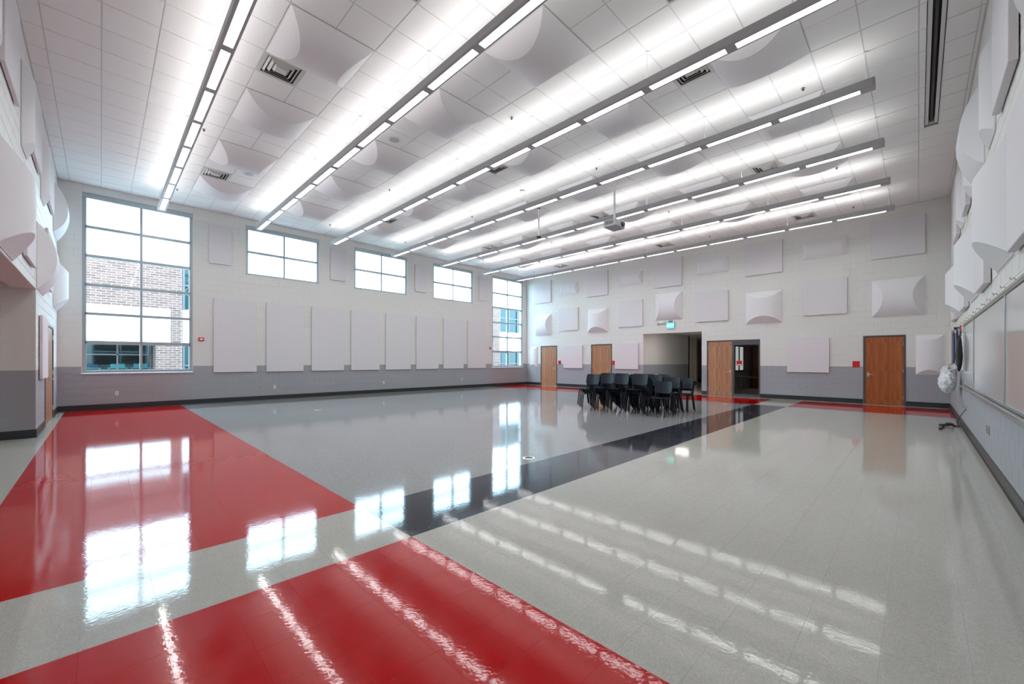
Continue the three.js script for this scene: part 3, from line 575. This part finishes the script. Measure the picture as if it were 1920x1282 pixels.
// hall beyond the opening
{
  const g = struct('wall_hall', 'grey two-tone hallway beyond the opening in the door wall', 'hall');
  const x0 = XD + 0.29, x1 = 23.2;
  part('side_wall', bx(x0, x1, 1.219, 2.8, -9.28, -9.08), M.cream, g); part('side_wall_band', bx(x0, x1, 0, 1.219, -9.28, -9.08), M.band, g);
  part('side_wall', bx(x0, 32, 0, 2.8, -6.455, -6.37), M.cream, g);
  part('cross_wall', bx(26.1, 26.3, 0, 2.8, -16, -9.78), M.corridor, g); part('cross_wall', bx(30.4, 30.6, 0, 2.8, -16, -6.4), M.corridor, g);
  part('cross_wall', bx(x1 - 0.15, x1, 0, 2.8, -16, -9.08), M.cream, g); part('end_wall', bx(x1, 30.6, 0, 2.8, -16.2, -16), M.cream, g);
  part('base_strip', merge([bx(26.08, 26.1, 0, 0.12, -16, -9.78), bx(30.38, 30.4, 0, 0.12, -16, -6.5), bx(x0, x1, 0, 0.15, -9.08, -9.068)]), M.base, g);
  const f = struct('floor_hall', 'pale grey hallway floor', 'floor'); part('slab', bx(XD - 0.02, 30.6, -0.2, -0.0005, -16.2, -6.37), M.floorLight, f);
  const c = struct('ceiling_hall', 'low white hallway ceiling', 'ceiling'); part('slab', merge([bx(XD + 0.02, 30.6, 2.8, 2.95, -16.2, -6.37), bx(XD + 0.01, XD + 0.3, 2.64, 2.8, -9.2, -6.37)]), M.tile, c);
  const l = thing('hall_light', 'square glowing ceiling light in the far hallway', 'light', null, [25.0, 2.79, -13.0]);
  part('frame', rbx(-0.31, 0.31, -0.006, 0.008, -0.31, 0.31, 0.004), M.white, l); part('diffuser', bx(-0.28, 0.28, -0.012, -0.006, -0.28, 0.28), std({ color: lin(0.9, 0.9, 0.9), emissive: lin(1, 0.93, 0.86), emissiveIntensity: 3 }), l);
  const a = new THREE.RectAreaLight(lin(1, 0.93, 0.86), 9, 0.55, 0.55); a.rotation.x = -Math.PI / 2; a.position.set(25.0, 2.774, -13.0); scene.add(a);
  const l2 = thing('hall_light', 'added unseen square ceiling light just inside the hall opening', 'light', null, [18.75, 2.79, -7.72]);  // added lamp, hidden behind the opening header, to brighten the hall
  part('frame', rbx(-0.31, 0.31, -0.006, 0.008, -0.31, 0.31, 0.004), M.white, l2); part('diffuser', bx(-0.28, 0.28, -0.012, -0.006, -0.28, 0.28), std({ color: lin(0.9, 0.9, 0.9), emissive: lin(1, 0.95, 0.9), emissiveIntensity: 3 }), l2);
  const a2 = new THREE.RectAreaLight(lin(1, 0.95, 0.9), 9, 0.55, 0.55); a2.rotation.x = -Math.PI / 2; a2.position.set(18.75, 2.774, -7.72); scene.add(a2);
}
// exit sign and emergency light
{
  const t = thing('exit_sign', 'small glowing green EXIT sign above the hall opening', 'sign', null, [XD, 2.97, -7.77], -Math.PI / 2);
  part('housing', rbx(-0.18, 0.18, -0.15, 0.15, 0, 0.05, 0.012, 2), M.plate, t); part('lit_face', rbx(-0.165, 0.165, -0.135, 0.11, 0.05, 0.056, 0.004), M.exitGlow, t); part('mount_canopy', rbx(-0.08, 0.08, 0.15, 0.185, 0, 0.06, 0.006), M.dark, t);
  const font = await new FontLoader().loadAsync('fonts/droid/droid_sans_bold.typeface.json');
  const tg = new TextGeometry('EXIT', { font, size: 0.115, depth: 0.004, curveSegments: 3, bevelEnabled: false }); tg.computeBoundingBox(); const bb = tg.boundingBox; tg.translate(-(bb.max.x + bb.min.x) / 2, -(bb.max.y + bb.min.y) / 2 - 0.012, 0.056);
  part('letters', tg, M.exitText, t);
  const e = thing('emergency_light', 'white twin-head emergency light left of the exit sign', 'light', null, [XD, 3.11, -8.2], -Math.PI / 2);
  part('body', rbx(-0.1, 0.1, -0.045, 0.045, 0, 0.06, 0.015, 2), M.white, e);
  for (const s of [-1, 1]) { const h = part('lamp_head', new THREE.LatheGeometry([[0, -0.05], [0.035, -0.045], [0.055, 0], [0.06, 0.03], [0, 0.03]].map((p) => new THREE.Vector2(...p)), 16).rotateX(Math.PI / 2 + 0.4).translate(s * 0.14, -0.02, 0.06), M.white, e); part('bracket', cyl(0.012, 0.012, 0.06, 8, [s * 0.1, 0, 0.04], [0, 0, Math.PI / 2]), M.white, h); }
}

// ------------------------------------------------------------------ double door on the west wall and the alcove
{
  const [a, b] = DOOR_W, g = struct('door_5', 'wooden double door in the alcove wall by the big window', 'door', [XL, 0, 0], Math.PI / 2);
  doorFrame(g, a, b, 2.2); const m = (a + b) / 2; doorLeaf(g, a + 0.052, m - 0.002, 2.145, M.door, false, false); doorLeaf(g, m + 0.002, b - 0.052, 2.145, M.door, true);
  part('back_wall', bx(a, b, 0, 2.2, -0.3, -0.2), M.cream, g);
  // alcove
  const s = struct('wall_alcove', 'block side walls of the alcove opening', 'wall');
  const zA = -ALCOVE[1];
  part('core', merge([bx(-4.2, XL - 0.3, 1.219, 2.9, zA - 0.2, zA - SK), bx(-4.4, -4.2, 0, 2.9, zA, -3), bx(-4.2, XL - 0.3, 0, 2.9, -3, -2.8)]), M.cream, s); part('core', bx(-4.2, XL - 0.3, 0, 1.219, zA - 0.2, zA - SK), M.band, s);
  for (let i = 0; i < 14; i++) for (let k = 0; k < 5; k++) {
    const x1 = Math.min(XL - 0.003 - k * BL + (i % 2 ? 0 : BL / 2), XL - 0.003), x0 = XL - 0.003 - (k + 1) * BL + (i % 2 ? 0 : BL / 2); const y1 = Math.min((i + 1) * CO, 2.74);
    if (y1 - i * CO < 0.04) continue;
    part('block', blockGeo(x1 - x0 - JOINT, y1 - i * CO - JOINT, (i + k) % 3), i < 6 ? M.band : M.cream, s, [(x0 + x1) / 2, (i * CO + y1) / 2, zA - 0.024]);
  }
  part('base_strip', rbx(-4.2, XL + 0.012, 0, 0.15, zA, zA + 0.012, 0.004), M.base, s);
  const f = struct('floor_alcove', 'pale grey floor of the alcove', 'floor'); part('slab', bx(-4.4, XL + 0.01, -0.2, -0.0005, zA, -2.9), M.floorLight, f);
  const c = struct('ceiling_alcove', 'low white ceiling of the alcove', 'ceiling'); part('slab', bx(-4.4, XL - 0.29, 2.76, 2.95, zA, -2.8), M.tile, c);
}

// ------------------------------------------------------------------ outlets, alarms
function outlet(side, u, y, lab, dark) {
  const t = onWall(side, 'wall_outlet', lab, 'outlet', 'wall outlets', [u, u, y, y]);
  part('cover_plate', rbx(-0.038, 0.038, -0.06, 0.06, 0, 0.007, 0.003), dark ? M.plate : M.white, t); part('socket', merge([rbx(-0.017, 0.017, 0.008, 0.036, 0.006, 0.009, 0.002), rbx(-0.017, 0.017, -0.036, -0.008, 0.006, 0.009, 0.002)]), dark ? M.dark : M.plate, t);
}
[0.324, 3.976, 4.419, 8.263, 8.656, 12.54, 12.932, 16.736].forEach((u, i) => outlet('north', u, 0.445, `wall outlet on the grey band of the window wall, ${ORD[i]} from the alcove wall`, i % 2 === 1));
outlet('east', -2.84, 0.46, 'wall outlet under the square panel by the orange door', true);
[[-15.3, 'first'], [-12.6, 'second'], [-12.0, 'third'], [-8.6, 'fourth'], [-8.35, 'fifth']].forEach(([u, o]) => outlet('south', u, 0.48, `wall outlet below the whiteboard, ${o} from the door wall`, true));
[[2.284, 'red fire alarm strobe beside the big brick-view window'], [14.9, 'red fire alarm strobe beside the corner window']].forEach(([u, lab]) => {
  const t = onWall('north', 'fire_alarm', lab, 'alarm', 'fire alarms', [u, u, 2.08, 2.08]);
  part('body', rbx(-0.075, 0.075, -0.06, 0.06, 0, 0.05, 0.022, 3), M.red, t); part('strobe_lens', rbx(-0.042, 0.042, -0.03, 0.03, 0.045, 0.066, 0.012, 2), M.white, t);
});

// ------------------------------------------------------------------ whiteboard on the south wall
{
  const t = thing('whiteboard', 'long glossy whiteboard in metal frames with a hook rail and tray', 'whiteboard', null, [0, 0, ZR], Math.PI);
  const xs = [12.42, 10.24, 6.75, 3.2, -0.3], y0 = 0.94, y1 = 2.1;
  for (let k = 0; k < 4; k++) {
    const a = -xs[k], b = -xs[k + 1];
    const p = part('board', bx(a + 0.012, b - 0.012, y0, y1, 0.004, 0.018), M.board, t);
    part('frame', merge([rbx(a, a + 0.026, y0 - 0.02, y1 + 0.02, 0, 0.028, 0.004), rbx(b - 0.026, b, y0 - 0.02, y1 + 0.02, 0, 0.028, 0.004), rbx(a + 0.026, b - 0.026, y0 - 0.02, y0 + 0.012, 0, 0.026, 0.004)]), M.boardFrame, p);
    part('tray', merge([rbx(a + 0.01, b - 0.01, y0 - 0.05, y0 - 0.028, 0, 0.075, 0.006), rbx(a + 0.01, b - 0.01, y0 - 0.05, y0 - 0.01, 0.07, 0.08, 0.004)]), M.boardFrame, t);
  }
  part('hook_rail', merge([rbx(-12.42, 0.3, y1 + 0.012, y1 + 0.07, 0, 0.03, 0.004), rbx(-12.42, 0.3, y1 + 0.03, y1 + 0.05, 0.03, 0.036, 0.002)]), M.tack, t);
  for (let k = 0; k < 11; k++) part('hook', tube([[-12.2 + k * 0.62, y1 + 0.068, 0.03], [-12.2 + k * 0.62, y1 + 0.085, 0.042], [-12.2 + k * 0.62, y1 + 0.07, 0.06], [-12.2 + k * 0.62, y1 + 0.095, 0.066]], 0.005, 10, 6), M.steel, t);
}
// things hung at the far end of the whiteboard
{
  const hang = (n, lab, cat, x, y) => thing(n, lab, cat, null, [x, y, ZR - 0.002], Math.PI);
  let t = hang('poster_board', 'tan poster board hung on the wall by the whiteboard end', 'board', 14.75, 1.33); part('sheet', rbx(-0.45, 0.45, 0, 0.83, 0.1, 0.125, 0.006), M.paper, t); part('backing', rbx(-0.43, 0.43, 0.02, 0.81, 0, 0.1, 0.004), M.tack, t);
  t = hang('paper_stack', 'pale hanging stack of papers beside the tan poster board', 'papers', 13.72, 1.3); for (let k = 0; k < 4; k++) part('sheet', rbx(-0.3, 0.3, k * 0.02, 0.84 - k * 0.03, 0.03 + k * 0.022, 0.042 + k * 0.022, 0.004), k % 2 ? M.blueCloth : M.paperWhite, t); part('clip', rbx(-0.05, 0.05, 0.82, 0.88, 0, 0.1, 0.006), M.dark, t);
  t = hang('black_bag', 'black cloth bag hanging beside the whiteboard end', 'bag', 12.72, 1.2);
  const crumple = (g, amp, f, sx, sy, sz) => { const p = g.attributes.position, v = new THREE.Vector3(); for (let i = 0; i < p.count; i++) { v.fromBufferAttribute(p, i); const q = v.clone().normalize().multiplyScalar(f); const n = Math.sin(q.x * 2.1 + 1.3 * Math.sin(q.y * 1.7)) * Math.cos(q.z * 1.9 + q.y) + 0.5 * Math.sin(q.y * 4.3 + q.x * 3.1) * Math.cos(q.z * 3.7) + 0.3 * Math.sin(q.x * 9.1 + q.z * 7.3); v.multiplyScalar(1 + amp * n); p.setXYZ(i, v.x * sx, v.y * sy, v.z * sz); } g.computeVertexNormals(); return g; };
  part('body', crumple(new THREE.SphereGeometry(1, 32, 24), 0.09, 2.4, 0.13, 0.36, 0.05).translate(0, 0.36, 0.062), M.black, t);
  part('strap', tube([[-0.05, 0.66, 0.062], [-0.02, 0.84, 0.04], [0.02, 0.84, 0.04], [0.05, 0.66, 0.062]], 0.009, 14, 6), M.dark, t); part('hanger', tube([[0, 0.84, 0.04], [0, 0.87, 0.03], [0, 0.87, 0.003]], 0.006, 6, 5), M.steel, t);
  t = hang('red_tag', 'small red tag hung above the black bag', 'tag', 13.25, 2.02); part('tag_plate', rbx(-0.05, 0.05, 0, 0.17, 0.01, 0.03, 0.006), M.red, t); part('hook', tube([[0, 0.17, 0.02], [0, 0.2, 0.03], [0, 0.21, 0.0]], 0.005, 6, 5), M.steel, t);
  for (const [x, y, z, k, lab] of [[13.5, 0.94, 0.19, 1.0, 'big crumpled clear plastic bag hanging under the black bag'], [15.2, 1.12, 0.15, 0.7, 'small crumpled plastic bag under the tan poster board']]) {
    const b = thing('plastic_bag', lab, 'plastic bag', null, [x, y, ZR - z - 0.02]);
    part('film', crumple(new THREE.SphereGeometry(1, 72, 48), 0.075, 4.2, 0.5 * k, 0.24 * k, 0.14 * k), M.bag, b); part('knot', tube([[0, 0.13 * k, 0], [0.02, 0.25 * k, 0.02], [0.05, 0.32 * k, z - 0.006]], 0.02 * k, 10, 7), M.bag, b);
  }
  t = thing('power_cord', 'coiled black power cord lying on the floor by the whiteboard wall', 'cord', null, [12.75, 0, 0.42]);
  const loop = []; for (let k = 0; k <= 26; k++) { const a = k / 26 * Math.PI * 4.4; loop.push([0.22 * Math.cos(a) + 0.03 * Math.sin(k), 0.02 + 0.06 * (1 + Math.sin(a * 0.5 + k * 0.2)) * 0.5, 0.1 * Math.sin(a)]); }
  part('cable', tube([[-0.55, 0.016, -0.1], [-0.3, 0.016, -0.06], ...loop, [0.3, 0.016, 0.12], [0.1, 0.02, 0.2]], 0.014, 220, 7), M.black, t); part('plug', rbx(-0.62, -0.53, 0, 0.035, -0.125, -0.085, 0.008, 2), M.black, t);
  part('lead', tube([[0.1, 0.02, 0.2], [0.05, 0.12, 0.16], [-0.3, 0.3, 0.2], [-0.72, 0.46, 0.24]], 0.007, 30, 6), M.dark, t);
}

// ------------------------------------------------------------------ floor boxes
[[4.37, -4.0, 'round metal floor box beside the charcoal stripe'], [4.35, -12.1, 'small round floor box far out on the mid grey field'], [14.4, -4.5, 'round floor box near the hall opening']].forEach(([x, z, lab]) => {
  const t = thing('floor_box', lab, 'floor box', 'floor boxes', [x, 0, z]);
  part('ring', new THREE.LatheGeometry([[0.06, 0.004], [0.075, 0.007], [0.09, 0.004], [0.094, 0]].map((p) => new THREE.Vector2(...p)), 28), M.chrome, t); part('lid', cyl(0.062, 0.062, 0.004, 24, [0, 0.003, 0]), M.dark, t);
});

// ------------------------------------------------------------------ stacking chairs
function rounded(w, h, r) { const s = new THREE.Shape(); s.moveTo(-w / 2 + r, -h / 2); s.lineTo(w / 2 - r, -h / 2); s.quadraticCurveTo(w / 2, -h / 2, w / 2, -h / 2 + r); s.lineTo(w / 2, h / 2 - r); s.quadraticCurveTo(w / 2, h / 2, w / 2 - r, h / 2); s.lineTo(-w / 2 + r, h / 2); s.quadraticCurveTo(-w / 2, h / 2, -w / 2, h / 2 - r); s.lineTo(-w / 2, -h / 2 + r); s.quadraticCurveTo(-w / 2, -h / 2, -w / 2 + r, -h / 2); return s; }
const chairGeo = (() => {
  const bend = (w, h, r, k, nx, ny) => {   // thin rounded plate, bowed across its width
    const g = new THREE.BoxGeometry(w, h, 0.012, nx, ny, 1), p = g.attributes.position;
    for (let i = 0; i < p.count; i++) {
      let x = p.getX(i), y = p.getY(i), z = p.getZ(i); const ax = Math.abs(x) / (w / 2), ay = Math.abs(y) / (h / 2);
      const ex = Math.max(0, Math.abs(x) - (w / 2 - r)), ey = Math.max(0, Math.abs(y) - (h / 2 - r)), m = Math.max(ex, ey), l = Math.hypot(ex, ey);
      if (l > 0) { x = Math.sign(x) * (Math.abs(x) - ex + ex * m / l); y = Math.sign(y) * (Math.abs(y) - ey + ey * m / l); }
      z += k * ax * ax; p.setXYZ(i, x, y, z);
    }
    g.computeVertexNormals(); return g;
  };
  const back = bend(0.455, 0.31, 0.07, 0.035, 16, 12).rotateY(-Math.PI / 2).rotateZ(-0.22).translate(0.225, 0.715, 0);
  const seat = bend(0.44, 0.44, 0.06, 0.008, 12, 12).rotateX(-Math.PI / 2).rotateY(Math.PI / 2).rotateZ(-0.03).translate(-0.02, 0.452, 0);
  const legs = [];
  for (const s of [-1, 1]) {
    legs.push(tube([[-0.06, 0.436, s * 0.19], [-0.17, 0.425, s * 0.205], [-0.2, 0.36, s * 0.212], [-0.25, 0, s * 0.225]], 0.0165, 14, 7));
    legs.push(tube([[0.255, 0.8, s * 0.2], [0.2, 0.6, s * 0.205], [0.16, 0.45, s * 0.208], [0.19, 0.32, s * 0.214], [0.275, 0, s * 0.225]], 0.0165, 18, 7));
  }
  const rail = merge([tube([[-0.07, 0.436, -0.19], [0.06, 0.43, -0.2], [0.165, 0.44, -0.206]], 0.01, 8, 6), tube([[-0.07, 0.436, 0.19], [0.06, 0.43, 0.2], [0.165, 0.44, 0.206]], 0.01, 8, 6), cyl(0.009, 0.009, 0.38, 8, [0.08, 0.432, 0], [Math.PI / 2, 0, 0])]);
  const foot = cyl(0.016, 0.018, 0.02, 10, [0, 0.01, 0]);
  return { back, seat, legs, rail, foot };
})();
const chair0 = (() => {
  const t = new THREE.Group(); part('seat', chairGeo.seat, M.plasticChair, t); part('backrest', chairGeo.back, M.plasticChair, t);
  chairGeo.legs.forEach((l, k) => { const leg = part('leg', l, M.chairLeg, t); part('foot', chairGeo.foot, M.black, leg, [k % 2 ? 0.274 : -0.25, 0, (k < 2 ? -1 : 1) * 0.225]); });
  part('seat_rail', chairGeo.rail, M.chairLeg, t); return t;
})();
const stacks = [   // x, z of the bottom chair, number of chairs, how the stack is told apart
  [10.06, -4.68, 1, 'front row', 'nearest the charcoal stripe'], [10.34, -5.33, 5, 'front row', 'second from the charcoal stripe'], [10.32, -5.87, 5, 'front row', 'third from the charcoal stripe'], [10.32, -6.31, 5, 'front row', 'fourth from the charcoal stripe'], [10.28, -6.83, 4, 'front row', 'fifth from the charcoal stripe'],
  [10.82, -4.73, 3, 'middle row', 'nearest the charcoal stripe'], [11.0, -5.27, 4, 'middle row', 'second from the charcoal stripe'], [11.0, -5.83, 4, 'middle row', 'third from the charcoal stripe'], [11.0, -6.85, 4, 'middle row', 'fourth from the charcoal stripe'],
  [11.5, -4.68, 2, 'back row', 'nearest the charcoal stripe'], [11.62, -5.25, 4, 'back row', 'second from the charcoal stripe'], [11.62, -5.78, 4, 'back row', 'third from the charcoal stripe']];
for (const [x, z, n, row, which] of stacks) for (let k = 0; k < n; k++) {
  const c = chair0.clone(); c.name = numbered('stacking_chair'); c.position.set(x - 0.07 * k, 0.046 * k, z + (rnd() - 0.5) * 0.008); c.rotation.y = (rnd() - 0.5) * 0.03; scene.add(c);
  tag(c, n === 1 ? 'single unstacked black chair standing in front of the chair stacks' : `black chair, ${k === n - 1 ? 'topmost' : ORD[k] + ' from the floor'}, ${row} stack ${which}`, 'chair', 'stacked black chairs');
}

// ------------------------------------------------------------------ outside: courtyard and brick building
{
  const g = struct('ground', 'pale paved courtyard outside the windows', 'ground'); part('paving', bx(-40, 70, -0.4, -0.15, -60, ZW - 0.3), M.ground, g);
  const ZF = -24, t = thing('brick_building', 'brick building with white fascia and teal windows across the courtyard', 'building', null, [0, 0, ZF]);
  const top = 5.72, f0 = 2.18, f1 = 3.70;
  part('backing', merge([bx(-3, 2.616, f1, top, -0.3, -0.01), bx(1.73, 2.616, -0.15, f1 - 0.001, -1.7, -0.01), bx(21.3, 22.72, -0.15, top, -0.3, -0.01)]), M.mortar, t);
  const BH = 0.1016, BW = 0.3048, jb = 0.017, gc = new Map();
  const gb = (w, h) => { const k = `${w.toFixed(3)}_${h.toFixed(3)}`; if (!gc.has(k)) gc.set(k, pieceGeo(w, h, 0.016, 0.002)); return gc.get(k); };
  const list = [];
  for (let i = 0; i < 58; i++) for (let k = -10; k < 76; k++) {
    const y0 = -0.15 + i * BH, y1 = Math.min(y0 + BH, top), a = k * BW + (i % 2 ? BW / 2 : 0), b = a + BW, cy = (y0 + y1) / 2; if (y1 - y0 < 0.04) continue;
    for (const [r0, r1] of cy > f1 ? [[-3, 2.616], [21.3, 22.72]] : cy > f0 ? [[2.217, 2.616], [21.3, 22.72]] : [[1.724, 2.616], [21.3, 22.72]]) {
      const x0 = Math.max(a, r0), x1 = Math.min(b, r1); if (x1 - x0 < 0.04) continue;
      list.push([(x0 + x1) / 2, cy, x1 - x0 - jb, y1 - y0 - jb, (x1 > -0.75 && x0 < 2.7 && cy > 0.9 ? 1000 : x0 > 21.6 && cy > 0.7 ? 500 : 0) - Math.abs(cy - 3)]);
    }
  }
  list.sort((p, q) => q[4] - p[4]);
  const rest = [[], [], []];
  list.forEach(([x, y, w, h], k) => { const m = Math.floor(rnd() * 3); if (k < 300) part('brick', gb(w, h), M.brick[m], t, [x, y, -0.01]); else rest[m].push(gb(w, h).clone().translate(x, y, -0.01)); });
  if (rest.flat().length) part('brick_field', mergeGeometries(rest.map((q) => merge(q)), true), M.brick, t).userData.kind = 'stuff';
  for (let i = 0; i < 24; i++) for (let k = 0; k < 6; k++) part('return_brick', pieceGeo(0.28, 0.09, 0.012, 0.002).rotateY(-Math.PI / 2), M.brick[(i + k) % 3], t, [1.724, -0.1 + i * BH, -0.16 - k * 0.29]);
  part('fascia', merge([rbx(-3, 2.217, f0, f1, -1.72, 0.04, 0.01), rbx(2.64, 21.3, f0, f1, -0.3, 0.02, 0.01), rbx(22.72, 34, f0, f1, -0.3, 0.02, 0.01)]), M.fascia, t);
  part('parapet_cap', merge([rbx(-3, 34, top, top + 0.06, -0.4, 0.04, 0.01)]), M.fascia, t);
  const bay = (x0, x1, step) => {
    for (let x = x0; x < x1 - 0.1; x += step) for (const [a, b] of [[-0.15, f0], [f1, top]]) {
      const w = part('window', bx(x, Math.min(x + step, x1), a, b, -0.2, -0.1), M.tealGlass, t);
      part('window_frame', merge([bx(x, x + 0.09, a, b, -0.12, 0.0), bx(x, Math.min(x + step, x1), (a + b) / 2 + 0.1, (a + b) / 2 + 0.18, -0.12, -0.03), bx(x, Math.min(x + step, x1), a, a + 0.06, -0.12, -0.03)]), M.frame, w);
    }
  };
  bay(2.64, 21.3, 1.33); bay(22.72, 34, 1.02);
  for (let x = -2.9; x < 1.7; x += 1.13) { const w = part('storefront_pane', bx(x, Math.min(x + 1.13, 1.72), -0.15, f0, -1.71, -1.7), M.storeGlass, t); part('storefront_frame', merge([bx(x, x + 0.06, -0.15, f0, -1.74, -1.66), bx(x, Math.min(x + 1.13, 1.72), 1.62, 1.68, -1.74, -1.66)]), M.frame, w); }
  part('interior_shell', merge([bx(-3, 1.8, -0.2, -0.15, -8, -1.7), bx(-3, 1.8, f0, f0 + 0.2, -8, -1.7), bx(-3, 1.8, -0.15, f0, -8.1, -8), bx(1.72, 1.8, -0.15, f0, -8, -1.7), bx(-3.1, -3, -0.15, f0, -8, 0)]), M.tealGlass, t);
  part('upper_mass', merge([bx(-3, 34, 2.9, top, -9, -0.25), bx(2.6, 34, -0.15, 2.9, -9, -0.25)]), M.mortar, t);
  for (const [k, x] of [-0.35, 0.55, 1.35].entries()) {
    const d = thing('cafe_table', `white table inside the brick building's storefront, ${ORD[k]} from the brick edge`, 'table', 'tables behind the storefront', [x, -0.15, ZF - 2.6 - 0.2 * k]);
    part('top', rbx(-0.35, 0.35, 1.16, 1.2, -0.3, 0.3, 0.008), M.paperWhite, d); for (const s of [-1, 1]) part('leg', bx(s * 0.3 - 0.02, s * 0.3 + 0.02, 0, 1.16, -0.02, 0.02), M.plate, d); part('seat_back', rbx(-0.25, 0.25, 1.2, 1.38, 0.2, 0.24, 0.01), k === 0 ? M.blueCloth : M.paperWhite, d);
  }
}

shade(scene);
renderer.render(scene, camera);
